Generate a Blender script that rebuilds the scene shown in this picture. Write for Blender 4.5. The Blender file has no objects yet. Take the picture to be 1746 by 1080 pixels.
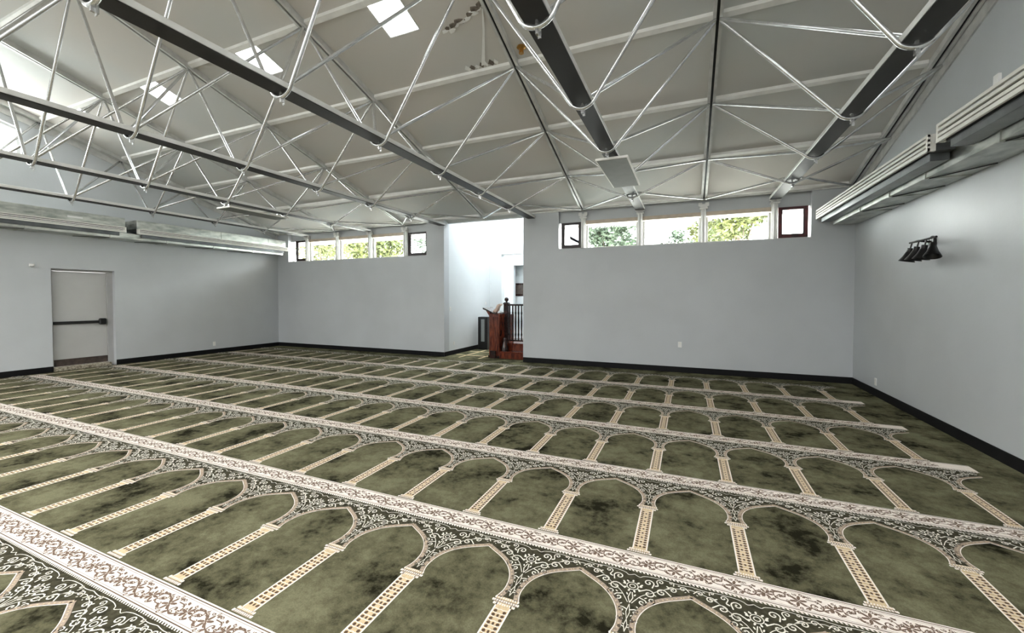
import bpy, bmesh, math, random
from math import sin, cos, pi, radians, sqrt, atan2
from mathutils import Vector, Matrix
random.seed(7)
sc = bpy.context.scene
COL = sc.collection

# ---------------------------------------------------------------- camera, world, lights, exposure
sc.view_settings.view_transform = 'Standard'
sc.view_settings.look = 'None'
sc.view_settings.exposure = 0.82
sc.view_settings.gamma = 1.0
sc.view_settings.use_curve_mapping = False
try:
    sc.cycles.use_denoising = True
    sc.cycles.max_bounces = 10
    sc.cycles.diffuse_bounces = 6
    sc.cycles.transparent_max_bounces = 12
    sc.cycles.sample_clamp_indirect = 6.0
except Exception:
    pass

cam_d = bpy.data.cameras.new('camera')
cam = bpy.data.objects.new('camera', cam_d)
COL.objects.link(cam)
YAW, PIT, ROL = .4075, -.0242, .0006
fw = Vector((-sin(YAW)*cos(PIT), cos(YAW)*cos(PIT), sin(PIT)))
rt = Vector((cos(YAW), sin(YAW), 0.0))
up = rt.cross(fw)
rt2 = rt*cos(ROL)+up*sin(ROL)
up2 = up*cos(ROL)-rt*sin(ROL)
m = Matrix((rt2, up2, -fw)).transposed().to_4x4()
m.translation = Vector((0, 0, 1.6))
cam.matrix_world = m
cam_d.sensor_width = 36.0
cam_d.lens = 705.7/1746*36
cam_d.shift_x = 5.4/1746
cam_d.shift_y = -15.2/1746
cam_d.clip_start = 0.05
cam_d.clip_end = 300
sc.camera = cam

SKY = 19
world = bpy.data.worlds.new('overcast_sky')
sc.world = world
world.use_nodes = True
wn = world.node_tree.nodes
wl = world.node_tree.links
bg = wn['Background']
tc = wn.new('ShaderNodeTexCoord')
sep = wn.new('ShaderNodeSeparateXYZ')
rmp = wn.new('ShaderNodeValToRGB')
rmp.color_ramp.elements[0].position = 0.35
rmp.color_ramp.elements[0].color = (.97, .97, .95, 1)
rmp.color_ramp.elements[1].position = 1.0
rmp.color_ramp.elements[1].color = (.93, .97, 1.0, 1)
mp = wn.new('ShaderNodeMapRange')
mp.inputs['From Min'].default_value = -1
wl.new(tc.outputs['Generated'], sep.inputs[0])
wl.new(sep.outputs['Z'], mp.inputs['Value'])
wl.new(mp.outputs['Result'], rmp.inputs[0])
wl.new(rmp.outputs[0], bg.inputs['Color'])
bg.inputs['Strength'].default_value = SKY

def add_light(name, kind, loc, rot, energy, color=(1, 1, 1), size=1, size_y=None, portal=False):
    ld = bpy.data.lights.new(name, kind)
    ld.energy = energy
    ld.color = color
    if kind == 'AREA':
        ld.shape = 'RECTANGLE'
        ld.size = size
        ld.size_y = size_y or size
        if portal:
            ld.cycles.is_portal = True
    if kind == 'SUN':
        ld.angle = size
    o = bpy.data.objects.new(name, ld)
    COL.objects.link(o)
    o.location = loc
    o.rotation_euler = rot
    return o

add_light('hazy_sun', 'SUN', (0, -20, 30), (radians(38), radians(-20), 0), 2.2, (1, .96, .88), radians(8))
# added fill lamp in front of the solid rear wall, behind the camera
add_light('added_rear_fill', 'AREA', (-4.8, -11.3, 1.9), (radians(90), 0, 0), 150, (.93, .97, 1), 14, 2.4)
# added overhead fill lamp under the closed rear roof, which has no opening
add_light('added_overhead_fill', 'AREA', (-4.8, -3.6, 5.6), (radians(0), 0, 0), 1050, (1, .985, .96), 13, 2.2)

# ---------------------------------------------------------------- dimensions
XL, XR, YB = -12.365, 2.812, 9.5
DX, X0 = 2.527, -7.293
DY, Y0 = 1.336, 5.42
def zroof(y): return 6.437-.2949*y
SLOPE = atan2(.2949, 1)
RIDGE = -1.3
YREAR = -11.5
def zc(y):                       # ceiling underside
    y2 = y if y > RIDGE else 2*RIDGE-y
    return zroof(y2)+.05
TX = [X0+i*DX for i in range(-2, 5)]        # rafter lines
BX = [X0+(i+.5)*DX for i in range(-2, 4)]   # truss lines
ZB = 3.472

# ---------------------------------------------------------------- materials
MATS = {}
def nn(nt, t, **kw):
    n = nt.nodes.new(t)
    for k, v in kw.items():
        setattr(n, k, v)
    return n
def mat(name, col, rough=.6, metal=0.0, noise=0.0, nscale=4.0, col2=None, bump=0.0, bscale=60.0, spec=.5, detail=4, stretch=None):
    if name in MATS: return MATS[name]
    mm = bpy.data.materials.new(name)
    mm.use_nodes = True
    nt = mm.node_tree
    b = nt.nodes['Principled BSDF']
    b.inputs['Roughness'].default_value = rough
    b.inputs['Metallic'].default_value = metal
    b.inputs['Specular IOR Level'].default_value = spec
    c = (*col, 1)
    tco = nn(nt, 'ShaderNodeTexCoord')
    src = tco.outputs['Object']
    if stretch:
        mpn = nn(nt, 'ShaderNodeMapping')
        mpn.inputs['Scale'].default_value = stretch
        nt.links.new(src, mpn.inputs[0])
        src = mpn.outputs[0]
    c2 = (*(col2 or tuple(max(0, x*(1-noise)) for x in col)), 1)
    nz = nn(nt, 'ShaderNodeTexNoise')
    nz.inputs['Scale'].default_value = nscale
    nz.inputs['Detail'].default_value = detail
    nt.links.new(src, nz.inputs['Vector'])
    rp = nn(nt, 'ShaderNodeValToRGB')
    rp.color_ramp.elements[0].position = .35
    rp.color_ramp.elements[0].color = c2
    rp.color_ramp.elements[1].position = .62
    rp.color_ramp.elements[1].color = c
    nt.links.new(nz.outputs[0], rp.inputs[0])
    nt.links.new(rp.outputs[0], b.inputs['Base Color'])
    if bump:
        n2 = nn(nt, 'ShaderNodeTexNoise')
        n2.inputs['Scale'].default_value = bscale
        n2.inputs['Detail'].default_value = 3
        nt.links.new(tco.outputs['Object'], n2.inputs['Vector'])
        bp = nn(nt, 'ShaderNodeBump')
        bp.inputs['Strength'].default_value = bump
        bp.inputs['Distance'].default_value = .01
        nt.links.new(n2.outputs[0], bp.inputs['Height'])
        nt.links.new(bp.outputs[0], b.inputs['Normal'])
    MATS[name] = mm
    return mm

M_WALL = mat('painted_grey_wall', (.55, .575, .595), .42, noise=.05, nscale=1.3, bump=.08, bscale=35)
M_WALLW = mat('painted_white_wall', (.72, .76, .775), .5, noise=.04, nscale=1.3)
M_CEIL = mat('painted_ceiling_board', (.60, .57, .53), .8, nscale=.5, col2=(.55, .565, .55), bump=.1, bscale=12)
M_STEEL = mat('pale_painted_steel', (.72, .73, .73), .24, .8, noise=.2, nscale=9)
M_PURL = mat('pale_painted_purlin', (.88, .87, .84), .4, noise=.10, nscale=5)
M_RAFT = mat('grey_painted_rafter', (.66, .66, .64), .34, .2, noise=.2, nscale=7)
M_CHORD = mat('white_painted_chord', (.80, .80, .78), .3, .1, noise=.15, nscale=5)
M_CHORD_SHADE = mat('chord_underside_shade', (.009, .0075, .006), .5, .0, noise=.4, nscale=6)  # shade under the bottom chords, put in as a near-black colour
M_BLACK = mat('black_vinyl_base', (.006, .006, .007), .6, noise=.2, nscale=8, spec=.2)
M_BLACKM = mat('black_metal', (.012, .012, .012), .38, .3, noise=.2, nscale=30)
M_GALV = mat('galvanised_sheet', (.66, .67, .62), .30, .92, nscale=6, col2=(.34, .36, .33), detail=9, stretch=(1, .6, 2))
M_GRILLE = mat('cream_grille_metal', (.84, .82, .77), .4, .1, noise=.08, nscale=10)
M_UNIT = mat('grey_unit_metal', (.15, .16, .165), .4, .5, noise=.3, nscale=5)
M_DOOR = mat('grey_painted_door', (.50, .50, .49), .45, noise=.05, nscale=3)
M_FRAME = mat('grey_painted_frame', (.42, .42, .42), .75, noise=.08, nscale=4)
M_CONC = mat('worn_threshold', (.42, .38, .30), .85, nscale=25, col2=(.12, .10, .07), detail=8)
M_KICK = mat('brown_kick_plate', (.07, .05, .04), .6, nscale=12, noise=.5)
M_WHITE = mat('white_painted_wood', (.82, .82, .80), .4, noise=.05, nscale=6)
M_TAN = mat('tan_painted_wood', (.62, .52, .42), .5, noise=.15, nscale=9)
M_DKFR = mat('dark_window_frame', (.025, .012, .012), .4, noise=.4, nscale=9)
M_REDFR = mat('dark_red_window_frame', (.10, .012, .014), .4, nscale=9, col2=(.03, .012, .012))
M_MAHO = mat('mahogany', (.17, .034, .014), .22, nscale=5, col2=(.05, .010, .006), stretch=(6, 6, .8), detail=6)
M_MAHOD = mat('dark_mahogany', (.03, .011, .008), .25, nscale=8, col2=(.012, .006, .005))
M_BRASS = mat('brass', (.55, .30, .08), .3, .9, noise=.3, nscale=20)
M_PLAST = mat('white_plastic', (.85, .85, .83), .35, noise=.03)
M_GREYP = mat('heater_panel_face', (.19, .195, .18), .6, noise=.1, nscale=6)
M_CLOTH = mat('cream_cloth', (.65, .50, .40), .9, noise=.15, nscale=15)
M_SPKG = mat('grey_speaker_cloth', (.25, .27, .27), .9, noise=.1, nscale=80)
M_LEAFY = mat('yellow_green_leaf', (.085, .092, .020), .6, nscale=1.5, col2=(.045, .06, .014))
M_LEAFG = mat('green_leaf', (.038, .058, .030), .6, nscale=1.5, col2=(.018, .032, .018))
M_BARK = mat('bark', (.10, .075, .055), .9, nscale=10, noise=.5)
M_BOUNCE_GROUND = mat('pale_bounce_ground', (.50, .49, .45), .9, nscale=3, noise=.15)
M_BRICKW = mat('exterior_render', (.55, .52, .48), .8, noise=.1)
M_STAIN = mat('stained_plaster', (.20, .17, .14), .9, nscale=20, noise=.5)
M_SLATC = mat('peeling_paint', (.70, .68, .62), .7, noise=.3, nscale=30)

def glass_mat():
    mm = bpy.data.materials.new('window_glass')
    mm.use_nodes = True
    nt = mm.node_tree
    nt.nodes.clear()
    out = nn(nt, 'ShaderNodeOutputMaterial')
    mx = nn(nt, 'ShaderNodeMixShader')
    tr = nn(nt, 'ShaderNodeBsdfTransparent')
    tr.inputs[0].default_value = (.96, .98, .97, 1)
    gl = nn(nt, 'ShaderNodeBsdfGlossy')
    gl.inputs['Roughness'].default_value = .02
    lw = nn(nt, 'ShaderNodeLayerWeight')
    pw = nn(nt, 'ShaderNodeMath', operation='POWER'); pw.inputs[1].default_value = 4.0
    fr = nn(nt, 'ShaderNodeMath', operation='MULTIPLY_ADD'); fr.inputs[1].default_value = .5; fr.inputs[2].default_value = .03
    nt.links.new(lw.outputs['Facing'], pw.inputs[0])
    nt.links.new(pw.outputs[0], fr.inputs[0])
    nt.links.new(fr.outputs[0], mx.inputs[0])
    nt.links.new(tr.outputs[0], mx.inputs[1])
    nt.links.new(gl.outputs[0], mx.inputs[2])
    nt.links.new(mx.outputs[0], out.inputs[0])
    return mm
M_GLASS = glass_mat()
def acryl():
    mm = bpy.data.materials.new('opal_acrylic')
    mm.use_nodes = True
    nt = mm.node_tree
    nt.nodes.clear()
    out = nn(nt, 'ShaderNodeOutputMaterial')
    mx = nn(nt, 'ShaderNodeMixShader'); mx.inputs[0].default_value = .5
    a = nn(nt, 'ShaderNodeBsdfTranslucent'); a.inputs[0].default_value = (.95, .96, .97, 1)
    c = nn(nt, 'ShaderNodeBsdfTransparent'); c.inputs[0].default_value = (.9, .92, .93, 1)
    nt.links.new(a.outputs[0], mx.inputs[1]); nt.links.new(c.outputs[0], mx.inputs[2])
    nt.links.new(mx.outputs[0], out.inputs[0])
    return mm
M_ACRYL = acryl()

def carpet_mat():
    mm = bpy.data.materials.new('olive_pile')
    mm.use_nodes = True
    nt = mm.node_tree
    b = nt.nodes['Principled BSDF']
    b.inputs['Roughness'].default_value = .95
    b.inputs['Specular IOR Level'].default_value = .02
    geo = nn(nt, 'ShaderNodeNewGeometry')
    n1 = nn(nt, 'ShaderNodeTexNoise'); n1.inputs['Scale'].default_value = 2.3; n1.inputs['Detail'].default_value = 7; n1.inputs['Roughness'].default_value = .62
    n2 = nn(nt, 'ShaderNodeTexNoise'); n2.inputs['Scale'].default_value = 140; n2.inputs['Detail'].default_value = 2
    n3 = nn(nt, 'ShaderNodeTexNoise'); n3.inputs['Scale'].default_value = 16; n3.inputs['Detail'].default_value = 5; n3.inputs['Roughness'].default_value = .7
    for n in (n1, n2, n3): nt.links.new(geo.outputs['Position'], n.inputs['Vector'])
    r1 = nn(nt, 'ShaderNodeValToRGB')
    e = r1.color_ramp.elements
    e[0].position = .39; e[0].color = (.018, .017, .010, 1)
    e[1].position = .60; e[1].color = (.190, .184, .112, 1)
    x = r1.color_ramp.elements.new(.48); x.color = (.110, .106, .062, 1)
    mxa = nn(nt, 'ShaderNodeMix', data_type='FLOAT')
    mxa.inputs[0].default_value = .30
    nt.links.new(n1.outputs[0], mxa.inputs[2]); nt.links.new(n3.outputs[0], mxa.inputs[3])
    nt.links.new(mxa.outputs[0], r1.inputs[0])
    mx = nn(nt, 'ShaderNodeMix', data_type='RGBA', blend_type='MULTIPLY')
    mx.inputs[0].default_value = .6
    r2 = nn(nt, 'ShaderNodeValToRGB'); r2.color_ramp.elements[0].color = (.55, .55, .55, 1); r2.color_ramp.elements[0].position = .3; r2.color_ramp.elements[1].position = .7
    nt.links.new(n2.outputs[0], r2.inputs[0])
    nt.links.new(r1.outputs[0], mx.inputs[6]); nt.links.new(r2.outputs[0], mx.inputs[7])
    nt.links.new(mx.outputs[2], b.inputs['Base Color'])
    return mm
M_PILE = carpet_mat()
M_SPAN = mat('dark_olive_pile', (.070, .065, .042), .95, nscale=30, col2=(.034, .032, .022), spec=.02)
M_CREAM = mat('cream_wool', (.90, .84, .78), .95, nscale=40, col2=(.84, .76, .69), spec=.02)
M_SCROLL = mat('pale_scroll_wool', (.84, .81, .72), .95, nscale=40, noise=.12, spec=.02)
M_GOLD = mat('straw_wool', (.70, .55, .35), .95, nscale=40, noise=.2, spec=.02)
M_TAUPE = mat('taupe_wool', (.42, .34, .27), .95, nscale=60, noise=.3, spec=.02)
M_BROWN = mat('brown_wool', (.13, .085, .055), .95, nscale=60, noise=.3, spec=.02)
M_VINE = mat('mauve_brown_wool', (.20, .14, .105), .95, nscale=60, noise=.25, spec=.02)

# ---------------------------------------------------------------- mesh helpers
def BM(): return bmesh.new()
def obj(name, bm, mats, parent=None, smooth=False):
    me = bpy.data.meshes.new(name)
    bm.normal_update()
    bm.to_mesh(me)
    bm.free()
    if not isinstance(mats, (list, tuple)): mats = [mats]
    for q in mats: me.materials.append(q)
    if smooth:
        for p in me.polygons: p.use_smooth = True
        try: me.set_sharp_from_angle(angle=radians(40))
        except Exception: pass
    o = bpy.data.objects.new(name, me)
    COL.objects.link(o)
    if parent: o.parent = parent
    return o
def inst(src, name, parent=None, loc=None, rot=None):
    o = bpy.data.objects.new(name, src.data)
    COL.objects.link(o)
    if parent: o.parent = parent
    o.location = loc if loc is not None else src.location
    if rot is not None: o.rotation_euler = rot
    return o
def thing(name, label, cat, loc=(0, 0, 0), group=None, rotz=0):
    o = bpy.data.objects.new(name, None)
    o.empty_display_size = .1
    COL.objects.link(o)
    o.location = loc
    o.rotation_euler = (0, 0, rotz)
    o['label'] = label; o['category'] = cat
    if group: o['group'] = group
    return o
def tag(o, label, cat, group=None):
    o['label'] = label; o['category'] = cat
    if group: o['group'] = group
    return o
def struct(o, label=None):
    o['kind'] = 'structure'
    if label: o['label'] = label
    return o
def box(bm, x0, x1, y0, y1, z0, z1, mi=0, bev=0):
    vs = [bm.verts.new(p) for p in ((x0,y0,z0),(x1,y0,z0),(x1,y1,z0),(x0,y1,z0),(x0,y0,z1),(x1,y0,z1),(x1,y1,z1),(x0,y1,z1))]
    fs = [bm.faces.new([vs[i] for i in f]) for f in ((0,3,2,1),(4,5,6,7),(0,1,5,4),(1,2,6,5),(2,3,7,6),(3,0,4,7))]
    for f in fs: f.material_index = mi
    if bev:
        es = list({e for f in fs for e in f.edges})
        bmesh.ops.bevel(bm, geom=es, offset=bev, segments=1, affect='EDGES')
def prism(bm, pts, axis, a, b, mi=0):
    """polygon pts in the plane perpendicular to axis, extruded a..b"""
    def P(p, t):
        if axis == 'x': return (t, p[0], p[1])
        if axis == 'y': return (p[0], t, p[1])
        return (p[0], p[1], t)
    A = [bm.verts.new(P(p, a)) for p in pts]
    B = [bm.verts.new(P(p, b)) for p in pts]
    fs = [bm.faces.new(A), bm.faces.new(list(reversed(B)))]
    n = len(pts)
    for i in range(n): fs.append(bm.faces.new((A[(i+1) % n], A[i], B[i], B[(i+1) % n])))
    for f in fs: f.material_index = mi
    bmesh.ops.recalc_face_normals(bm, faces=fs)
def tube(bm, pts, r, seg=8, cap=True, mi=0):
    pts = [Vector(p) for p in pts]
    rings = []
    n = len(pts)
    t0 = (pts[1]-pts[0]).normalized()
    ref = Vector((0, 0, 1)) if abs(t0.z) < .9 else Vector((1, 0, 0))
    u = t0.cross(ref).normalized()
    for i, p in enumerate(pts):
        if i == 0: t = t0
        elif i == n-1: t = (pts[-1]-pts[-2]).normalized()
        else: t = ((pts[i]-pts[i-1]).normalized()+(pts[i+1]-pts[i]).normalized()).normalized()
        u = (u-t*u.dot(t)).normalized()
        v = t.cross(u)
        rr = r[i] if isinstance(r, (list, tuple)) else r
        rings.append([bm.verts.new(p+(u*cos(2*pi*k/seg)+v*sin(2*pi*k/seg))*rr) for k in range(seg)])
    for a, b in zip(rings, rings[1:]):
        for k in range(seg):
            f = bm.faces.new((a[k], a[(k+1) % seg], b[(k+1) % seg], b[k])); f.material_index = mi
    if cap:
        f = bm.faces.new(list(reversed(rings[0]))); f.material_index = mi
        f = bm.faces.new(rings[-1]); f.material_index = mi
def lathe(bm, prof, seg=20, mat4=None, mi=0):
    rings = []
    for r, z in prof:
        rings.append([bm.verts.new((r*cos(2*pi*k/seg), r*sin(2*pi*k/seg), z)) for k in range(seg)])
    for a, b in zip(rings, rings[1:]):
        for k in range(seg):
            f = bm.faces.new((a[k], a[(k+1) % seg], b[(k+1) % seg], b[k])); f.material_index = mi
    if mat4 is not None:
        bmesh.ops.transform(bm, matrix=mat4, verts=[v for rg in rings for v in rg])
    return rings

# ---------------------------------------------------------------- structure
# floor slab
b = BM(); box(b, -13.2, 3.6, YREAR-.3, 9.75, -.25, 0.0); box(b, -6.3, -2.4, 9.75, 15.2, -.25, 0.0)
struct(obj('floor', b, M_CONC))

# ceiling with skylight openings
SKX = [bx for bx in BX if bx < 2]      # one roof light per bay
sk_y0, sk_y1, sk_h = 4.13, 4.61, .24
xs = [XL-.15]
for sx in sorted(SKX): xs += [sx-sk_h, sx+sk_h]
xs.append(XR+.15)
b = BM()
def slab(x0, x1, y0, y1):
    prism(b, [(y0, zc(y0)), (y1, zc(y1)), (y1, zc(y1)+.16), (y0, zc(y0)+.16)], 'x', x0, x1)
slab(xs[0], xs[-1], sk_y1, 9.75)
slab(xs[0], xs[-1], RIDGE, sk_y0)
for i in range(0, len(xs)-1, 2): slab(xs[i], xs[i+1], sk_y0, sk_y1)
slab(xs[0], xs[-1], YREAR-.3, RIDGE)
struct(obj('ceiling', b, M_CEIL))
n_win = 3
for sx in sorted(SKX):
    ym = (sk_y0+sk_y1)/2
    b = BM()
    y0, y1 = sk_y0, sk_y1
    for (x0, x1, ya, yb_) in ((sx-sk_h-.0, sx-sk_h+.012, y0, y1), (sx+sk_h-.012, sx+sk_h, y0, y1)):
        prism(b, [(ya, zc(ya)-.006), (yb_, zc(yb_)-.006), (yb_, zc(yb_)+.17), (ya, zc(ya)+.17)], 'x', x0, x1)
    for (ya, yb_) in ((y0, y0+.012), (y1-.012, y1)):
        prism(b, [(ya, zc(ya)-.006), (yb_, zc(yb_)-.006), (yb_, zc(yb_)+.17), (ya, zc(ya)+.17)], 'x', sx-sk_h+.012, sx+sk_h-.012)
    wob = struct(obj('window_%d' % n_win, b, M_WHITE))
    b = BM(); prism(b, [(y0+.012, zc(y0+.012)+.004), (y1-.012, zc(y1-.012)+.004), (y1-.012, zc(y1-.012)+.010), (y0+.012, zc(y0+.012)+.010)], 'x', sx-sk_h+.012, sx+sk_h-.012)
    obj('diffuser_pane', b, M_ACRYL, wob)
    n_win += 1
# side gable walls (right, left with trapezoid gable window)
def gable_pts(y0, y1, z0):
    pts = [(y0, z0), (y1, z0), (y1, zc(y1)+.05)]
    if y0 < RIDGE < y1: pts.append((RIDGE, zc(RIDGE)+.05))
    pts.append((y0, zc(y0)+.05))
    return pts
b = BM(); prism(b, gable_pts(YREAR-.2, YB+.25, -.2), 'x', XR, XR+.25)
struct(obj('wall_right', b, M_WALL))
# left wall: door opening y 4.21..5.27, z 0..2.215 ; gable window
DY0, DY1, DZ = 4.21, 5.27, 2.215
GW0, GW1, GWZ = .9, 3.84, 4.42
b = BM()
x0, x1 = XL-.28, XL
prism(b, [(YREAR-.2, -.2), (DY0, -.2), (DY0, GWZ), (YREAR-.2, GWZ)], 'x', x0, x1)
prism(b, [(DY0, DZ), (DY1, DZ), (DY1, GWZ), (DY0, GWZ)], 'x', x0, x1)
prism(b, [(DY1, -.2), (YB+.25, -.2), (YB+.25, zc(YB+.25)+.05), (DY1, zc(DY1)+.05)], 'x', x0, x1)
prism(b, [(GW1, GWZ), (DY1, GWZ), (DY1, zc(DY1)+.05), (GW1, zc(GW1)+.05)], 'x', x0, x1)
prism(b, [(GW0, zc(GW0)-.36), (GW1, zc(GW1)-.36), (GW1, zc(GW1)+.05), (GW0, zc(GW0)+.05)], 'x', x0, x1)
prism(b, [(YREAR-.2, GWZ), (GW0, GWZ), (GW0, zc(GW0)+.05), (RIDGE, zc(RIDGE)+.05), (YREAR-.2, zc(YREAR-.2)+.05)], 'x', x0, x1)
struct(obj('wall_left', b, M_WALL))
b = BM()
fr = .05
prism(b, [(GW0, GWZ), (GW1, GWZ), (GW1, GWZ+fr), (GW0, GWZ+fr)], 'x', XL-.16, XL-.08)
prism(b, [(GW1-fr, GWZ+fr), (GW1, GWZ+fr), (GW1, zc(GW1)-.36), (GW1-fr, zc(GW1-fr)-.36)], 'x', XL-.16, XL-.08)
prism(b, [(GW0, GWZ+fr), (GW0+fr, GWZ+fr), (GW0+fr, zc(GW0+fr)-.36), (GW0, zc(GW0)-.36)], 'x', XL-.16, XL-.08)
prism(b, [(GW0+fr, zc(GW0+fr)-.36-fr), (GW1-fr, zc(GW1-fr)-.36-fr), (GW1-fr, zc(GW1-fr)-.36), (GW0+fr, zc(GW0+fr)-.36)], 'x', XL-.16, XL-.08)
gwin = struct(obj('window_8', b, M_WHITE), 'white framed sloping gable window high in the left wall')
b = BM(); prism(b, [(GW0+fr, GWZ+fr), (GW1-fr, GWZ+fr), (GW1-fr, zc(GW1-fr)-.36-fr), (GW0+fr, zc(GW0+fr)-.36-fr)], 'x', XL-.125, XL-.115)
obj('pane', b, M_GLASS, gwin)

# back wall
SILL = 2.745
ZT = zc(9.5)+.05
LW0, LW1 = -11.87, -6.55      # left window notch
RW0, RW1 = -2.82, 2.14        # right window notch
OP0, OP1 = -5.99, -3.715      # opening
b = BM()
y0, y1 = YB, YB+.25
box(b, XL-.2, LW0, y0, y1, -.2, ZT)
box(b, LW0, LW1, y0, y1, -.2, SILL)
box(b, LW1, OP0, y0, y1, -.2, ZT)
box(b, OP1, RW0, y0, y1, -.2, ZT)
box(b, RW0, RW1, y0, y1, -.2, SILL)
box(b, RW1, XR+.2, y0, y1, -.2, ZT)
# recessed headers over the window bands
box(b, LW0, LW1, YB+.12, y1, 3.40, ZT)
box(b, RW0, RW1, YB+.12, y1, 3.37, ZT)
struct(obj('wall_back', b, M_WALL))
# rear wall behind the camera
b = BM()
box(b, XL-.2, XR+.2, YREAR-.2, YREAR, -.2, zc(YREAR)+.1)
struct(obj('wall_rear', b, M_WALL))

# corridor beyond the opening
b = BM(); box(b, -6.25, -6.0, 9.75, 12.3, -.2, 4.7)
struct(obj('wall_corridor_left', b, M_WALLW))
b = BM(); box(b, -3.6, -3.35, 9.75, 15.0, -.2, 4.7)
struct(obj('wall_corridor_right', b, M_WALLW))
b = BM()
box(b, -6.25, -5.57, 12.3, 12.5, -.2, 4.7)
box(b, -5.57, -3.6, 12.3, 12.5, 3.0, 4.7)
struct(obj('wall_corridor_end', b, M_WALLW))
b = BM()
box(b, -6.6, -5.86, 14.0, 14.2, -.2, 3.4)
box(b, -5.86, -3.6, 14.0, 14.2, 2.78, 3.4)
box(b, -6.6, -3.6, 14.5, 14.7, -.2, 3.4)
box(b, -6.6, -6.4, 12.5, 14.7, -.2, 3.4)
box(b, -3.6, -3.4, 12.5, 14.7, -.2, 3.4)
box(b, -6.4, -5.57, 12.5, 12.52, -.2, 3.4)
struct(obj('wall_lobby', b, M_WALLW))
b = BM()
box(b, -6.25, -5.6, 9.75, 12.5, 4.7, 4.85); box(b, -4.3, -3.35, 9.75, 12.5, 4.7, 4.85)
box(b, -5.6, -4.3, 9.75, 10.8, 4.7, 4.85); box(b, -5.6, -4.3, 11.9, 12.5, 4.7, 4.85)
box(b, -6.6, -3.35, 12.5, 12.8, 3.4, 3.5); box(b, -6.6, -6.2, 12.8, 13.55, 3.4, 3.5); box(b, -4.0, -3.35, 12.8, 13.55, 3.4, 3.5); box(b, -6.6, -3.35, 13.55, 14.7, 3.4, 3.5)
box(b, -6.25, -3.35, 9.70, 9.75, 3.6, 4.85)
struct(obj('ceiling_corridor', b, M_WALLW))

# baseboards
BH = .13
def base(name, x0, x1, y0, y1, z=BH):
    b = BM(); box(b, x0, x1, y0, y1, 0, z, bev=.004)
    return struct(obj(name, b, M_BLACK))
base('baseboard_back', OP1, XR, YB-.014, YB)
base('baseboard_back_left', XL, OP0, YB-.014, YB)
base('baseboard_right', XR-.014, XR, YREAR, YB-.014)
base('baseboard_left', XL, XL+.014, YREAR, DY0)
base('baseboard_left_far', XL, XL+.014, DY1, YB-.014)
base('baseboard_corridor', -6.0, -5.986, YB, 12.3)

# sloping trim plates where the roof meets the gable walls, wall plate on the back wall
for nm, xa, xb in (('trim_1', XR-.02, XR), ('trim_2', XL, XL+.02)):
    b = BM(); prism(b, [(RIDGE, zc(RIDGE)-.22), (9.49, zc(9.49)-.22), (9.49, zc(9.49)), (RIDGE, zc(RIDGE))], 'x', xa, xb)
    struct(obj(nm, b, M_RAFT), 'grey sloping plate along the roof edge')
for nm, xa, xb in (('trim_3', OP1, XR), ('trim_4', XL, OP0)):
    b = BM(); box(b, xa, xb, YB-.03, YB+.0, zc(YB)-.06, zc(YB)-.005)
    struct(obj(nm, b, M_RAFT), 'grey wall plate under the ceiling edge')

# ---------------------------------------------------------------- windows of the back wall
def mullion(x, par, zt=3.60):
    b = BM()
    y = YB+.055
    box(b, x-.052, x+.052, y-.02, y+.10, SILL, zt-.05, bev=.008)
    tube(b, [(x, y-.03, SILL), (x, y-.03, zt-.16)], .036, 12)
    box(b, x-.075, x+.075, y-.075, y+.06, zt-.16, zt-.125, bev=.006)
    for s in (-1, 1):
        prism(b, [(x+s*.02, zt-.13), (x+s*.10, zt-.10), (x+s*.10, zt-.03), (x+s*.03, zt-.03)], 'y', y-.06, y-.03)
    return obj('mullion', b, M_WHITE, par, smooth=False)
def casement(x0, x1, z0, z1, y, m_, par, bar=False):
    b = BM(); w = .055
    box(b, x0, x1, y, y+.06, z0, z0+w); box(b, x0, x1, y, y+.06, z1-w, z1)
    box(b, x0, x0+w, y, y+.06, z0+w, z1-w); box(b, x1-w, x1, y, y+.06, z0+w, z1-w)
    # inner sash step
    box(b, x0+w, x0+w+.02, y+.02, y+.055, z0+w, z1-w, mi=1); box(b, x1-w-.02, x1-w, y+.02, y+.055, z0+w, z1-w, mi=1)
    box(b, x0+w+.02, x1-w-.02, y+.02, y+.055, z0+w, z0+w+.02, mi=1)
    box(b, (x0+x1)/2-.03, (x0+x1)/2+.03, y-.02, y, z0+.01, z0+.03, mi=1)
    fo = obj('casement_frame', b, [m_, M_DKFR], par)
    b = BM(); box(b, x0+w+.02, x1-w-.02, y+.035, y+.041, z0+w+.02, z1-w); obj('pane', b, M_GLASS, fo)
def band(name, x0, x1, posts, zt, casL, casR, mL, mR, label):
    b = BM()
    ya, yb = YB+.13, YB+.2
    # subframe: sill rail and tan head rail
    box(b, x0, x1, ya, yb, SILL, SILL+.03)
    o = struct(obj(name, b, M_WHITE), label)
    b = BM(); box(b, posts[0], posts[-1], YB+.085, yb, zt-.085, zt-.001); obj('head_rail', b, M_TAN, o)
    for p in posts: mullion(p, o)
    for a, c in zip(posts, posts[1:]):
        b = BM()
        box(b, a+.052, a+.09, ya, yb, SILL+.03, zt-.10); box(b, c-.09, c-.052, ya, yb, SILL+.03, zt-.10)
        f = obj('window_frame', b, M_WHITE, o)
        b = BM(); box(b, a+.09, c-.09, ya+.03, ya+.036, SILL+.03, zt-.10); obj('pane', b, M_GLASS, f)
    casement(*casL, SILL+.03, zt-.02, YB+.10, mL, o)
    casement(*casR, SILL+.03, zt-.02, YB+.10, mR, o)
band('window_1', RW0, RW1, [X0+k*DX for k in (2, 2.5, 3, 3.5)], 3.39, (RW0+.04, -2.30), (1.62, RW1-.03), M_DKFR, M_REDFR,
     'long clerestory window band over the right part of the back wall')
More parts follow.
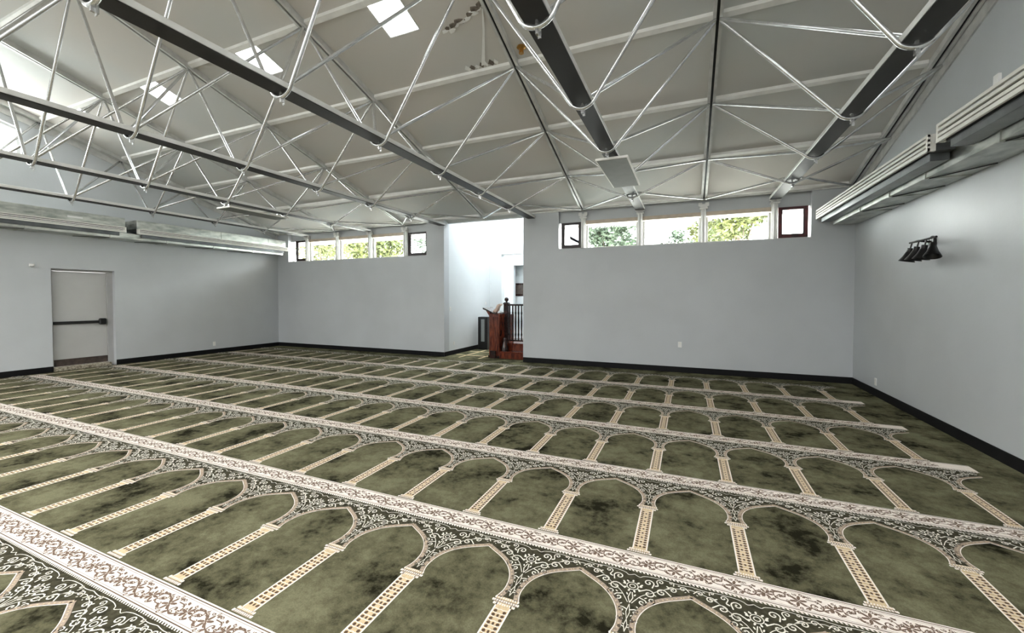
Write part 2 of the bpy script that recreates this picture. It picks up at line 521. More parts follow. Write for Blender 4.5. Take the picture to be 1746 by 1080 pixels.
band('window_2', LW0, LW1, [X0+k*DX for k in (-1.5, -1, -.5, 0)], 3.44, (LW0+.22, -11.14), (-7.23, LW1-.03), M_DKFR, M_DKFR,
     'long clerestory window band over the left part of the back wall')

# ---------------------------------------------------------------- door in the left wall
dr = BM()
xf = XL-.12
# frame
box(dr, xf-.10, xf+.02, DY0, DY0+.045, 0, DZ); box(dr, xf-.10, xf+.02, DY1-.10, DY1, 0, DZ)
box(dr, xf-.10, xf+.02, DY0+.045, DY1-.10, DZ-.045, DZ)
door = struct(obj('door_1', dr, M_FRAME), 'grey exit door with black push bar in the left wall')
b = BM(); box(b, xf-.06, xf-.015, DY0+.048, DY1-.103, .245, DZ-.048, bev=.003)
leaf = obj('door_leaf', b, M_DOOR, door)
b = BM()
box(b, xf-.015, xf+.03, DY0+.05, DY1-.20, 1.01, 1.07, bev=.008)
box(b, xf-.015, xf+.065, DY1-.26, DY1-.13, .975, 1.115, bev=.02)
o = obj('push_bar', b, M_BLACKM, leaf); o['label'] = 'black push bar with latch box'
b = BM(); box(b, xf-.06, xf-.005, DY0+.048, DY1-.103, .10, .243); obj('kick_plate', b, M_KICK, door)
b = BM(); box(b, xf-.16, XL+.05, DY0+.005, DY1-.1, 0.0105, .095, bev=.012); obj('threshold', b, M_CONC, door)

# ---------------------------------------------------------------- carpet
carpet = thing('prayer_carpet', 'olive green prayer carpet with rows of cream arches and scrollwork bands covering the hall floor', 'carpet')
b = BM(); box(b, XL+.001, XR-.001, YREAR, 9.499, 0, .010)
obj('pile', b, M_PILE, carpet)
b = BM(); box(b, -5.98, -3.72, 9.499, 12.29, 0, .010)
o = obj('corridor_carpet', b, M_PILE); tag(o, 'olive carpet continuing under the pulpit into the corridor', 'carpet')
b = BM()
for yy in (9.95, 10.75): box(b, -5.9, -4.9, yy, yy+.06, .010, .0112)
for xx in (-5.6, -5.0): box(b, xx, xx+.05, 9.55, 11.2, .010, .0112)
obj('border_band', b, M_GOLD, o)
ROW = 1.316
BANDW = .19
PITCH = .593
CX0 = -.262
Z1, Z2, Z3 = .0008, .0014, .0020
def catmull(P, n):
    out = []
    Q = [P[0]]+list(P)+[P[-1]]
    for i in range(1, len(Q)-2):
        for k in range(n):
            t = k/n
            out.append(tuple(.5*((2*Q[i][d])+(-Q[i-1][d]+Q[i+1][d])*t+(2*Q[i-1][d]-5*Q[i][d]+4*Q[i+1][d]-Q[i+2][d])*t*t+(-Q[i-1][d]+3*Q[i][d]-3*Q[i+1][d]+Q[i+2][d])*t**3) for d in (0, 1)))
    out.append(P[-1])
    return out
class Flat:
    """collects flat shapes lying on the carpet"""
    def __init__(s): s.v = []; s.f = []; s.m = []
    def poly(s, pts, z, mi):
        i = len(s.v); s.v += [(p[0], p[1], z) for p in pts]; s.f.append(tuple(range(i, i+len(pts)))); s.m.append(mi)
    def rect(s, x0, x1, y0, y1, z, mi): s.poly([(x0,y0),(x1,y0),(x1,y1),(x0,y1)], z, mi)
    def ribbon(s, P, w, z, mi, taper=False):
        n = len(P); L = []; R = []
        for i in range(n):
            a = P[max(0, i-1)]; c = P[min(n-1, i+1)]
            dx, dy = c[0]-a[0], c[1]-a[1]; l = math.hypot(dx, dy) or 1
            ww = w*(.35+.65*sin(pi*min(1, (i+.6)/n*1.0))) if taper else w
            nx, ny = -dy/l*ww/2, dx/l*ww/2
            L.append((P[i][0]+nx, P[i][1]+ny)); R.append((P[i][0]-nx, P[i][1]-ny))
        i0 = len(s.v)
        for a, c in zip(L, R): s.v += [(a[0], a[1], z), (c[0], c[1], z)]
        for i in range(n-1):
            k = i0+2*i
            s.f.append((k, k+1, k+3, k+2)); s.m.append(mi)
    def blob(s, x, y, rx, ry, a, z, mi, n=6):
        s.poly([(x+rx*cos(t)*cos(a)-ry*sin(t)*sin(a), y+rx*cos(t)*sin(a)+ry*sin(t)*cos(a)) for t in [2*pi*k/n for k in range(n)]], z, mi)
    def spiral(s, x, y, r, a0, turns, w, z, mi, sgn=1, tail=0):
        P = []
        n = int(9*abs(turns))+5
        for k in range(n):
            t = k/(n-1)
            rr = r*(1-.82*t); a = a0+sgn*turns*2*pi*t
            P.append((x+rr*cos(a), y+rr*sin(a)))
        if tail:
            dx, dy = P[0][0]-P[1][0], P[0][1]-P[1][1]; l = math.hypot(dx, dy)
            P.insert(0, (P[0][0]+dx/l*tail, P[0][1]+dy/l*tail))
        s.ribbon(P, w, z, mi)
        s.blob(P[-1][0], P[-1][1], w*.9, w*.9, 0, z, mi)
    def emit(s, T, F):
        i = len(T.v)
        for (x, y, z) in s.v: T.v.append(F(x, y, z))
        T.f += [tuple(i+k for k in f) for f in s.f]; T.m += s.m
# material slots: 0 dark spandrel 1 cream 2 scroll 3 gold 4 taupe 5 brown
H = .0
L_ROW = ROW-BANDW
SPR = .635
half = Flat()      # half tile, x = 0 at column centre, x = PITCH/2 at niche centre
# column shaft
half.rect(0, .045, .03, SPR-.04, Z1, 3)
half.rect(.037, .045, .03, SPR-.04, Z2, 1)
k = 0; y = .075
while y < SPR-.075:
    half.blob(.0245, y, .0100, .0108, .5 if k % 2 else -.5, Z2, 5)
    if k % 2 == 0: half.poly([(0, y-.010), (.006, y-.006), (.006, y+.006), (0, y+.010)], Z2, 5)
    half.ribbon([(0, y+.017), (.012, y+.013), (.037, y+.019)], .004, Z2, 1)
    y += .027; k += 1
for (yc, ww) in ((.012, .064), (.034, .054), (SPR-.052, .052), (SPR-.030, .066), (SPR-.008, .058)):
    half.rect(0, ww, yc-.010, yc+.010, Z2, 3 if ww < .06 else 4)
    x = .006
    while x < ww-.003:
        half.blob(x, yc, .0045, .0085, .25, Z3, 1, 5); x += .0135
    half.blob(ww+.004, yc, .006, .010, 0, Z2, 1, 6)
# arch curve (xn measured from the niche centre)
arc = catmull([(.236, 0), (.249, .05), (.248, .11), (.233, .17), (.203, .226), (.160, .275), (.108, .314), (.054, .345), (0, .376)], 5)
hp = PITCH/2
mono = [p for i, p in enumerate(arc) if i >= max(range(len(arc)), key=lambda j: arc[j][0])]
AX = mono[0][0]
half.poly([(0, SPR), (hp-AX, SPR), (hp-AX, L_ROW), (0, L_ROW)], Z1, 0)
for a, c in zip(mono, mono[1:]):
    half.poly([(hp-a[0], SPR+a[1]), (hp-c[0], SPR+c[1]), (hp-c[0], L_ROW), (hp-a[0], L_ROW)], Z1, 0)
outer = []
for i, p in enumerate(arc):
    a = arc[max(0, i-1)]; c = arc[min(len(arc)-1, i+1)]
    dx, dy = c[0]-a[0], c[1]-a[1]; l = math.hypot(dx, dy)
    outer.append((p[0]+dy/l*.014, p[1]-dx/l*.014))
outer[-1] = (0, arc[-1][1]+.020)
half.ribbon([(hp-p[0], SPR+p[1]) for p in outer], .027, Z2, 4)
half.ribbon([(hp-p[0], SPR+p[1]) for p in arc], .0045, Z3, 1)
acc = 0
for a, c in zip(outer, outer[1:]):
    l = math.hypot(c[0]-a[0], c[1]-a[1]); acc += l
    if acc > .014:
        acc = 0; half.blob(hp-c[0], SPR+c[1], .0042, .0042, 0, Z3, 3, 5)
# scrollwork of the spandrel
half.spiral(.088, .965, .034, 2.6, 1.25, 0.0072, Z2, 2, -1, .03)
half.spiral(.150, 1.00, .030, 0.4, 1.2, 0.0070, Z2, 2, 1, .03)
half.spiral(.205, 1.045, .024, 2.8, 1.2, 0.0063, Z2, 2, -1, .03)
half.spiral(.255, 1.075, .020, 0.2, 1.1, 0.0057, Z2, 2, 1, .02)
half.spiral(.080, 1.055, .030, -.6, 1.2, 0.0068, Z2, 2, 1, .02)
half.spiral(.140, 1.085, .022, -2.4, 1.1, 0.0057, Z2, 2, -1, .02)
half.spiral(.195, 1.100, .014, -.4, 1.0, 0.0052, Z2, 2, 1, .015)
half.spiral(.060, .885, .026, 1.6, 1.2, 0.0068, Z2, 2, -1, .02)
half.spiral(.103, .915, .020, -.8, 1.1, 0.0060, Z2, 2, 1, .02)
half.spiral(.033, .800, .020, 2.4, 1.1, 0.0063, Z2, 2, -1, .012)
half.spiral(.030, .735, .014, 0.6, 1.1, 0.0057, Z2, 2, 1, .012)
half.spiral(.024, .682, .012, 2.4, 1.0, 0.0052, Z2, 2, -1, .010)
half.ribbon(catmull([(0, 1.10), (.03, 1.085), (.05, 1.10), (.09, 1.110), (.13, 1.112), (.17, 1.112), (.23, 1.105), (hp, 1.113)], 4), .0040, Z2, 2)
half.ribbon(catmull([(.01, .86), (.05, .93), (.10, .975), (.16, 1.03), (.22, 1.065), (hp, 1.085)], 4), .0042, Z2, 2)
for (x, y, a, r) in ((.122, 1.045, .5, .012), (.178, 1.062, -.6, .010), (.235, 1.093, .3, .008), (.045, 1.015, 1.0, .013), (.118, .965, -.4, .009), (.075, .925, .7, .009), (.020, .925, 1.2, .010), (.040, .840, -.8, .008), (.018, .770, .9, .007), (.012, .705, 0, .006), (.268, 1.055, .6, .006)):
    half.blob(x, y, r, r*.45, a, Z2, 2, 6)
# rosette over the column
half.ribbon([(.030*sin(t), .995+.030*cos(t)) for t in [pi*k/8 for k in range(9)]], .0050, Z2, 2)
half.ribbon([(.015*sin(t), .995+.015*cos(t)) for t in [pi*k/6 for k in range(7)]], .0050, Z2, 2)
for t in (.0, .7, 1.4, 2.1, 2.8):
    half.blob(.043*sin(t), .995+.043*cos(t), .010, .006, pi/2-t, Z3, 2, 6)
half.ribbon([(0, .860), (.012, .900), (.004, .945)], .005, Z2, 2)
half.ribbon([(0, .655), (.008, .70), (.0, .74), (.009, .79), (0, .85)], .0035, Z2, 2)
tile = Flat()
half.emit(tile, lambda x, y, z: (x, y, z))
half.emit(tile, lambda x, y, z: (-x, y, z))
NMIN, NMAX = -20, 4
strip = Flat()
for n in range(NMIN, NMAX+1):
    tile.emit(strip, lambda x, y, z, n=n: (CX0+n*PITCH+x, y, z))
def mesh_from(name, F, mats):
    me = bpy.data.meshes.new(name)
    me.from_pydata(F.v, [], F.f)
    for q in mats: me.materials.append(q)
    me.polygons.foreach_set('material_index', F.m)
    me.update()
    # all faces look up
    bm = bmesh.new(); bm.from_mesh(me)
    bm.normal_update()
    fl = [f for f in bm.faces if f.normal.z < 0]
    if fl: bmesh.ops.reverse_faces(bm, faces=fl)
    bm.to_mesh(me); bm.free()
    return me
CM = [M_SPAN, M_CREAM, M_SCROLL, M_GOLD, M_TAUPE, M_BROWN, M_VINE]
strip_me = mesh_from('arch_row', strip, CM)
# band: white with vine, y from 0 (towards the camera) to BANDW
bx0, bx1 = CX0+NMIN*PITCH-.1, CX0+NMAX*PITCH+.34
bandf = Flat()
bandf.rect(bx0, bx1, .012, BANDW-.006, Z2, 1)
for (ya, w_, mi) in ((.024, .0055, 5), (.036, .002, 6), (BANDW-.018, .0055, 5), (BANDW-.030, .002, 6)):
    bandf.rect(bx0, bx1, ya-w_/2, ya+w_/2, Z3, mi)
x = bx0
while x < bx1-.02:
    bandf.poly([(x, .012), (x+.010, .012), (x+.016, .000), (x+.006, .000)], Z2, 1)
    x += .020
motif = Flat()
MP = .30
def vine(t): return BANDW/2+.038*sin(2*pi*t/MP)
motif.ribbon([(t, vine(t)) for t in [MP*k/24 for k in range(25)]], .0068, Z3, 6)
motif.spiral(.075, .112, .044, -1.2, 1.25, .0064, Z3, 6, -1, .02)
motif.spiral(.222, .080, .044, 1.9, 1.25, .0064, Z3, 6, -1, .02)
for q in range(6):
    a = q*pi/3+.3
    motif.blob(.150+.024*cos(a), .095+.026*sin(a), .021, .0085, a, Z3, 6, 6)
    a = q*pi/3
    motif.blob(.0+.021*cos(a)+.003, .095+.023*sin(a), .017, .0075, a, Z3, 6, 6)
for (x, y, a, r) in ((.035, .062, .6, .014), (.045, .135, -.5, .013), (.110, .060, -.7, .015), (.100, .140, .4, .010), (.190, .055, .4, .013), (.185, .140, .8, .013), (.250, .135, -.6, .014), (.265, .060, -.2, .011), (.075, .105, .9, .008), (.222, .085, .9, .008)):
    motif.blob(x, y, r, r*.55, a, Z3, 6, 6)
    motif.ribbon([(x, y), (x+.014*cos(a+1), y+.014*sin(a+1))], .003, Z3, 6)
for k in range(20):
    a = k*2.4; x = (k+.5)*MP/20; y = BANDW/2+.052*sin(k*2.9+1)
    motif.spiral(x, y, .012, a, .9, .0050, Z3, 6, 1 if k % 2 else -1)
x = bx0+.02
while x < bx1-MP:
    motif.emit(bandf, lambda a, c, z, x=x: (a+x, c, z)); x += MP
band_me = mesh_from('border_band', bandf, CM)
for k in range(-3, 5):
    yk = 2.65+ROW*k
    o = bpy.data.objects.new('arch_row', strip_me); COL.objects.link(o); o.parent = carpet
    o.location = (0, yk, .010)
    if k < 4:
        o = bpy.data.objects.new('border_band', band_me); COL.objects.link(o); o.parent = carpet
        o.location = (0, yk+L_ROW, .010)

# ---------------------------------------------------------------- roof steel
ord6 = ['leftmost', 'second from the left', 'third from the left', 'third from the right', 'second from the right', 'rightmost']
hook6 = ['above the exit door side', 'over the left clerestory windows', 'left of the hall middle', 'ending left of the corridor opening',
         'above the wide grey heater panel', 'nearest the wall sconce']
JB = range(-4, 3)
for i, bx in enumerate(BX):
    t = thing('roof_truss', '%s roof truss of pale bent rods, %s' % (ord6[i], hook6[i]), 'truss', (bx, 9.5, ZB), 'triangular steel roof trusses')
    def L(p): return (p[0]-bx, p[1]-9.5, p[2]-ZB)
    b = BM()
    yn = -1.6
    zb0 = ZB+.046
    # pale channel; the near-black strip paints the shade on its underside
    box(b, -.097, .097, yn-9.5, -.01, zb0+.010-ZB, zb0+.062-ZB, mi=0, bev=.004)
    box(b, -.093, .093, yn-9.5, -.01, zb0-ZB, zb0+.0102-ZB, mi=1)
    obj('bottom_chord', b, [M_CHORD, M_CHORD_SHADE], t)
    for j in JB:
        y = Y0+j*DY
        zt = zroof(y)-.01
        th = atan2(zt-ZB, DX/2)
        r = .14
        arcp = [(bx+r*sin(a), y, ZB+r-r*cos(a)) for a in [th*(-1+2*k/10) for k in range(11)]]
        tl = (bx-DX/2+.03, y, zt-.03); tr_ = (bx+DX/2-.03, y, zt-.03)
        b = BM(); tube(b, [L(p) for p in [tl]+arcp+[tr_]], .019, 10)
        obj('bent_rod', b, M_STEEL, t, smooth=True)
        # clip hanging under the rod
        b = BM()
        box(b, -.009, .009, y-.012-9.5, y+.03-9.5, -.05, .05)
        box(b, .004, .028, y+.008-9.5, y+.014-9.5, -.075, .03)
        obj('clip', b, M_STEEL, t)
        if j < 3:
            y2 = y+DY; z2 = zroof(y2)-.04
            for s in (-1, 1):
                b = BM(); tube(b, [L((bx+s*.07, y+.02, zb0+.06)), L((bx+s*(DX/2-.03), y2-.03, z2))], .019, 10)
                obj('straight_rod', b, M_STEEL, t, smooth=True)
ord7 = ['against the left wall', 'second from the left wall', 'third from the left wall, above the left windows', 'middle one, ending beside the corridor opening',
        'third from the right wall, beside the brass sprinkler', 'second from the right wall, over the right window band', 'against the right wall above the air duct']
for i, x in enumerate(TX):
    xx = x
    if i == 0: xx = XL+.08
    if i == 6: xx = XR-.08
    t = thing('roof_rafter', 'sloping double steel rafter, %s' % ord7[i], 'rafter', (xx, 9.48, zc(9.48)), 'double steel rafters under the ceiling')
    def rb(w0, w1, h0, h1, y0=RIDGE+.02, y1=9.48):
        b = BM()
        prism(b, [(y0-9.48, zc(y0)-h0-zc(9.48)), (y1-9.48, zc(y1)-h0-zc(9.48)), (y1-9.48, zc(y1)-h1-zc(9.48)), (y0-9.48, zc(y0)-h1-zc(9.48))], 'x', w0, w1)
        return b
    obj('steel_bar', rb(-.052, -.016, .0, .085), M_RAFT, t)
    obj('steel_bar', rb(.016, .052, .0, .085), M_RAFT, t)
    obj('slot_shade', rb(-.016, .016, .0, .060), M_BLACKM, t)  # black strip painting the shade inside the gap between the bars
pl_lab = ['highest of the cross bars under the ceiling', 'second highest cross bar, behind the skylights', 'cross bar just behind the skylights', 'cross bar below the skylights, meeting the brass sprinkler',
          'third cross bar up from the back wall', 'second cross bar up from the back wall', 'lowest cross bar, at the top of the back wall']
for q, j in enumerate(range(-3, 4)):
    y = Y0+j*DY
    b = BM(); za = zc(y)
    prism(b, [(-.035, .035*.2949), (.035, -.035*.2949), (.035, -.035*.2949-.042), (-.035, .035*.2949-.042)], 'x', XL+.14, XR-.14)
    o = obj('roof_purlin', b, M_PURL); o.location = (0, y, za)
    tag(o, 'pale horizontal steel purlin, %s' % pl_lab[q], 'purlin', 'pale purlins crossing the ceiling')

# ---------------------------------------------------------------- ducts and slot diffusers on both side walls
def diffuser(name, label, sx, y0, y1, xface, z0, z1, xwall):
    """sx=+1: on the right wall facing -X ; sx=-1: on the left wall facing +X"""
    t = thing(name, label, 'air vent', (xface, (y0+y1)/2, z0), 'slot air diffusers along the side walls')
    c = (y0+y1)/2
    def bx_(x0, x1, ya, yb, za, zb_, m_, nm, bev=0, lab=None):
        b = BM()
        xa, xb = (x0, x1) if sx > 0 else (-x1, -x0)
        box(b, xa, xb, ya-c, yb-c, za-z0, zb_-z0, bev=bev)
        o = obj(nm, b, m_, t)
        return o
    dep = abs(xwall-xface)-.02
    bx_(.056, dep, y0+.005, y1-.005, z0+.004, z1-.004, M_UNIT, 'housing')
    bx_(.05, .056, y0+.01, y1-.01, z0+.01, z1-.01, M_BLACKM, 'dark_slot_back')
    h = z1-z0
    bw = h*.165
    for k in range(4):
        za = z0+(h-bw)*k/3
        bx_(-.012, .012, y0, y1, za, za+bw*(1.3 if k == 0 else 1), M_GRILLE, 'slat', .002)
    for ya in (y0, y1-.03):
        bx_(-.013, .055, ya, ya+.03, z0, z1, M_GRILLE, 'end_rail', .002)
    bx_(.05, dep, y0+.1, y1-.1, z0-.075, z0+.004, M_UNIT, 'lower_lip', .004)
    return t
def duct(name, label, sx, y0, y1, xface, z0, z1, xwall, secs):
    t = thing(name, label, 'duct', (xface, y1, z0))
    n = len(secs)-1
    for k in range(n):
        ya, yb, dz = secs[k], secs[k+1], 0
        b = BM()
        w = abs(xwall-xface)-.016
        xa, xb = (0, w) if sx > 0 else (-w, 0)
        box(b, xa, xb, ya-y1+.004, yb-y1-.004, 0, z1-z0, bev=.003)
        # cross brake on the soffit
        o = obj('duct_section', b, M_GALV, t)
        if k:
            b = BM(); box(b, xa-(.012 if sx > 0 else 0), xb+(.012 if sx < 0 else 0), ya-y1-.014, ya-y1+.014, -.012, z1-z0+.01)
            obj('joint_flange', b, M_GALV, t)
            b = BM(); g = 1 if sx > 0 else -1
            tube(b, [(g*.02, ya-y1, -.008), (g*(w-.02), ya-y1-.45, -.008)], .006, 6); obj('brace_rod', b, M_BLACKM, t)
    return t
duct('air_duct', 'galvanised rectangular air duct running along the right wall above the sconce', 1, .5, 9.3, 2.42, 2.93, 3.16, XR, [-.4, 1.0, 2.35, 3.7, 4.9, 6.1, 7.0, 8.0, 9.30])
diffuser('air_diffuser', 'four-slat cream slot diffuser on the right wall, far one touching the window corner', 1, 5.50, 9.42, 2.20, 3.065, 3.235, 2.425)
diffuser('air_diffuser', 'four-slat cream slot diffuser on the right wall, near one at the frame edge', 1, 1.2, 5.32, 2.19, 3.085, 3.265, 2.425)
duct('air_duct', 'galvanised rectangular air duct running along the left wall above the exit door', -1, .5, 9.3, -11.86, 2.945, 3.075, XL, [-1.0, 1.0, 2.4, 3.7, 5.0, 6.1, 7.2, 8.3, 9.30])
diffuser('air_diffuser', 'slot diffuser on the left wall, far one ending by the left windows', -1, 5.46, 9.40, -11.76, 3.075, 3.195, -11.855)
diffuser('air_diffuser', 'slot diffuser on the left wall, near one above the exit door', -1, .6, 5.24, -11.76, 3.075, 3.195, -11.855)
# plenum boxes behind the diffusers
for (nm, lab, y0, y1, m_) in (('air_plenum', 'galvanised plenum box above the far left diffuser', 5.46, 9.35, M_GALV), ('air_plenum', 'grey plenum box with a white tag above the near left diffuser', .6, 5.24, M_GALV)):
    b = BM(); box(b, -.52, 0, y0, y1, 0, .20, bev=.004)
    o = obj(nm, b, m_); o.location = (-11.80, 0, 3.20); tag(o, lab, 'duct')
    if y0 < 1:
        b = BM(); box(b, 0, .004, 4.28, 4.52, .06, .10); obj('tag', b, M_PLAST, o)
    for yy in (y0+.5, y0+1.9, y0+3.3):
        b = BM(); box(b, -.0, .008, yy, yy+.03, -.0, .2); obj('seam', b, M_GALV, o)
b = BM(); box(b, 0, .22, .8, 9.2, 0, .08, bev=.004)
o = obj('air_plenum', b, M_UNIT); o.location = (2.45, 0, 3.17); tag(o, 'dark grey plenum box behind the right wall diffusers', 'duct')
b = BM()
prism(b, [(0, 0), (.10, .0), (.10, .02), (.02, .02), (.02, .09), (0, .09)], 'y', -.03, .03)
o = obj('mounting_clip', b, M_PLAST); o.location = (2.21, 4.55, 3.267); tag(o, 'small white bracket clipped on top of the near right diffuser', 'bracket')

# ---------------------------------------------------------------- heater panels
def panel(x, y0, y1, z, label):
    t = thing('heater_panel', label, 'panel', (x, (y0+y1)/2, z), 'flat heater panels hung under the trusses')
    h = (y1-y0)/2
    b = BM(); box(b, -.21, .21, -h, h, 0, .03, bev=.003); obj('casing', b, M_GRILLE, t)
    b = BM(); box(b, -.19, .19, -h+.02, h-.02, -.004, .001); obj('face_plate', b, M_GREYP, t)
    for yy in (-h+.12, h-.12):
        b = BM(); box(b, -.02, .02, yy-.01, yy+.01, .03, .10); obj('hanger', b, M_STEEL, t)
panel(-.93, 5.52, 6.98, 3.405, 'wide grey heater panel hung over the middle of the hall before the right windows')
panel(-8.62, 5.42, 6.75, 3.405, 'grey heater panel seen edge-on under the truss before the left windows')

# ---------------------------------------------------------------- wall sconce on the right wall
t = thing('wall_sconce', 'black four-shade wall sconce on the right wall under the air duct', 'lamp', (XR, 6.86, 2.30))
b = BM()
lathe(b, [(0, 0), (.075, 0), (.075, .018), (.05, .03), (0, .03)], 20, Matrix.Rotation(radians(-90), 4, 'Y'))
obj('wall_plate', b, M_BLACKM, t, smooth=True)
b = BM()
tube(b, [(-.03, 0, 0), (-.14, 0, .02), (-.17, 0, .01)], .014, 8)
tube(b, [(-.17, .15, .01), (-.17, -.47, .01)], .013, 8)
obj('bar', b, M_BLACKM, t, smooth=True)
for k, (yy, tl) in enumerate(((.10, .10), (-.07, .10), (-.25, .04), (-.42, -.32))):
    M4 = Matrix.Translation((-.17, yy, .0)) @ Matrix.Rotation(tl, 4, 'X') @ Matrix.Rotation(radians(10), 4, 'Y')
    b = BM()
    tube(b, [(0, 0, .0), (0, 0, -.07)], .009, 6)
    lathe(b, [(.020, -.06), (.031, -.062), (.031, -.105), (.035, -.115), (.054, -.175), (.080, -.228), (.083, -.235), (.078, -.231), (.050, -.172), (.029, -.112), (0, -.105)], 20)
    bmesh.ops.transform(b, matrix=M4, verts=b.verts)
    obj('lamp_shade', b, M_BLACKM, t, smooth=True)

# ---------------------------------------------------------------- brass sprinkler, peeling paint, hanging strip
ys = 5.21
t = thing('sprinkler', 'brass sprinkler head on the ceiling beside the middle rafter', 'sprinkler', (-2.07, ys, zc(ys)))
b = BM(); lathe(b, [(0, 0), (.058, 0), (.062, -.016), (.045, -.03), (.028, -.034)], 24); obj('cup', b, M_BRASS, t, smooth=True)
b = BM(); lathe(b, [(.030, -.030), (.030, -.075), (.034, -.080), (.034, -.092), (.016, -.094), (0, -.088)], 20); obj('nozzle', b, M_BRASS, t, smooth=True)
# loose strip hanging from the ceiling joint
b = BM()
P = [(-2.33, 4.58), (-2.45, 4.85), (-2.58, 5.10), (-2.70, 5.33)]
for (p, q, w0, w1) in zip(P, P[1:], (.008, .016, .022), (.016, .022, .030)):
    prism(b, [(p[0]-w0, p[1]), (p[0]+w0, p[1]), (q[0]+w1, q[1]), (q[0]-w1, q[1])], 'z', 0, .006)
for v in b.verts: v.co.z += zc(v.co.y)-.014
o = obj('ceiling_tape', b, M_PLAST); tag(o, 'thin white strip of loose tape on the ceiling left of the brass sprinkler', 'tape')
b = BM()
rr = random.Random(3)
for k in range(16):
    u_ = k/15
    x = -2.95+u_*.70; y = 4.74-.22*u_+rr.uniform(-.03, .03)
    w_, h_ = rr.uniform(.04, .085), rr.uniform(.012, .03)
    a = rr.uniform(-.5, .2)
    pts = [(x+w_*cos(q)*(1 if s_ else .6)*cos(a)-h_*sin(q)*sin(a), y+w_*cos(q)*(1 if s_ else .6)*sin(a)+h_*sin(q)*cos(a)) for q, s_ in ((0, 1), (1, 0), (2.2, 1), (3.3, 0), (4.2, 1), (5.3, 0))]
    prism(b, pts, 'z', 0, rr.uniform(.004, .016), mi=k % 2)
for v in b.verts: v.co.z = zc(v.co.y)-.003-v.co.z
o = obj('peeling_paint_patch', b, [M_PLAST, M_STAIN]); tag(o, 'ragged patch of peeling paint on the ceiling by the largest skylight', 'damage'); o['kind'] = 'stuff'

b = BM()
for k in range(7):
    x = -2.95+.075*k; w_ = rr.uniform(.02, .05)
    prism(b, [(x-w_, 5.33), (x, 5.30-rr.uniform(0, .03)), (x+w_, 5.34), (x+.2*w_, 5.375)], 'z', 0, rr.uniform(.004, .012), mi=k % 2)
for v in b.verts: v.co.z = zc(v.co.y)-.003-v.co.z
o = obj('peeling_paint_patch', b, [M_PLAST, M_STAIN]); tag(o, 'small flaking paint line beside the cross bar under the white tape', 'damage'); o['kind'] = 'stuff'

# ---------------------------------------------------------------- small wall fittings
def plate(name, label, cat, loc, axis, w, h, holes=2):
    t = thing(name, label, cat, loc)
    b = BM()
    if axis == 'y': box(b, -w/2, w/2, -.008, 0, -h/2, h/2, bev=.003)
    elif axis == 'x+': box(b, 0, .008, -w/2, w/2, -h/2, h/2, bev=.003)
    else: box(b, -.008, 0, -w/2, w/2, -h/2, h/2, bev=.003)
    obj('cover_plate', b, M_PLAST, t)
    for k in range(holes):
        zz = (k-(holes-1)/2)*h*.38
        b = BM()
        if axis == 'y': box(b, -w*.22, w*.22, -.011, -.008, zz-h*.11, zz+h*.11)
        elif axis == 'x+': box(b, .008, .011, -w*.22, w*.22, zz-h*.11, zz+h*.11)
        else: box(b, -.011, -.008, -w*.22, w*.22, zz-h*.11, zz+h*.11)
        obj('socket' if holes > 1 else 'toggle', b, M_GRILLE, t)
plate('power_outlet', 'white power outlet low on the back wall right of the opening', 'outlet', (-.14, YB, .60), 'y', .075, .12)
plate('power_outlet', 'white power outlet low on the left wall right of the exit door', 'outlet', (XL, 7.47, .28), 'x+', .075, .12)
plate('power_outlet', 'white power outlet low on the right wall near the corner', 'outlet', (XR, 8.48, .24), 'x-', .075, .12)
plate('light_switch', 'white light switch on the corridor wall', 'switch', (-6.0, 9.82, 1.29), 'x+', .075, .12, 1)
plate('power_outlet', 'white power outlet low on the corridor wall below the light switch', 'outlet', (-6.0, 10.02, .32), 'x+', .06, .09)
plate('light_switch', 'small white switch on the corridor wall above the black speaker', 'switch', (-6.0, 12.0, 1.42), 'x+', .06, .09, 1)
t = thing('motion_sensor', 'small pale motion sensor on the left wall left of the exit door', 'sensor', (XL, 3.93, 2.26))
b = BM(); box(b, 0, .03, -.04, .04, -.03, .03, bev=.008); obj('base', b, M_PLAST, t)
b = BM(); lathe(b, [(0, .07), (.02, .065), (.028, .045), (.028, .0)], 12, Matrix.Rotation(radians(90), 4, 'Y') @ Matrix.Translation((0, 0, .02))); obj('lens', b, M_PLAST, t, smooth=True)

# ---------------------------------------------------------------- mahogany pulpit in the opening
t = thing('pulpit', 'dark mahogany pulpit with two steps, balusters and a slanted side panel in the wall opening', 'pulpit', (-4.80, 9.78, .010))
def pb(nm, dims, m_=M_MAHO, bev=.006, lab=None):
    b = BM(); box(b, *dims, bev=bev); o = obj(nm, b, m_, t)
    if lab: o['label'] = lab
    return o
W = 1.0
pb('step', (.30, W, 0, .95, 0, .155)); pb('tread', (.30, W, -.02, .30, .155, .19))
pb('step', (.30, W, .30, .95, .155, .345)); pb('tread', (.30, W, .28, .95, .345, .38))
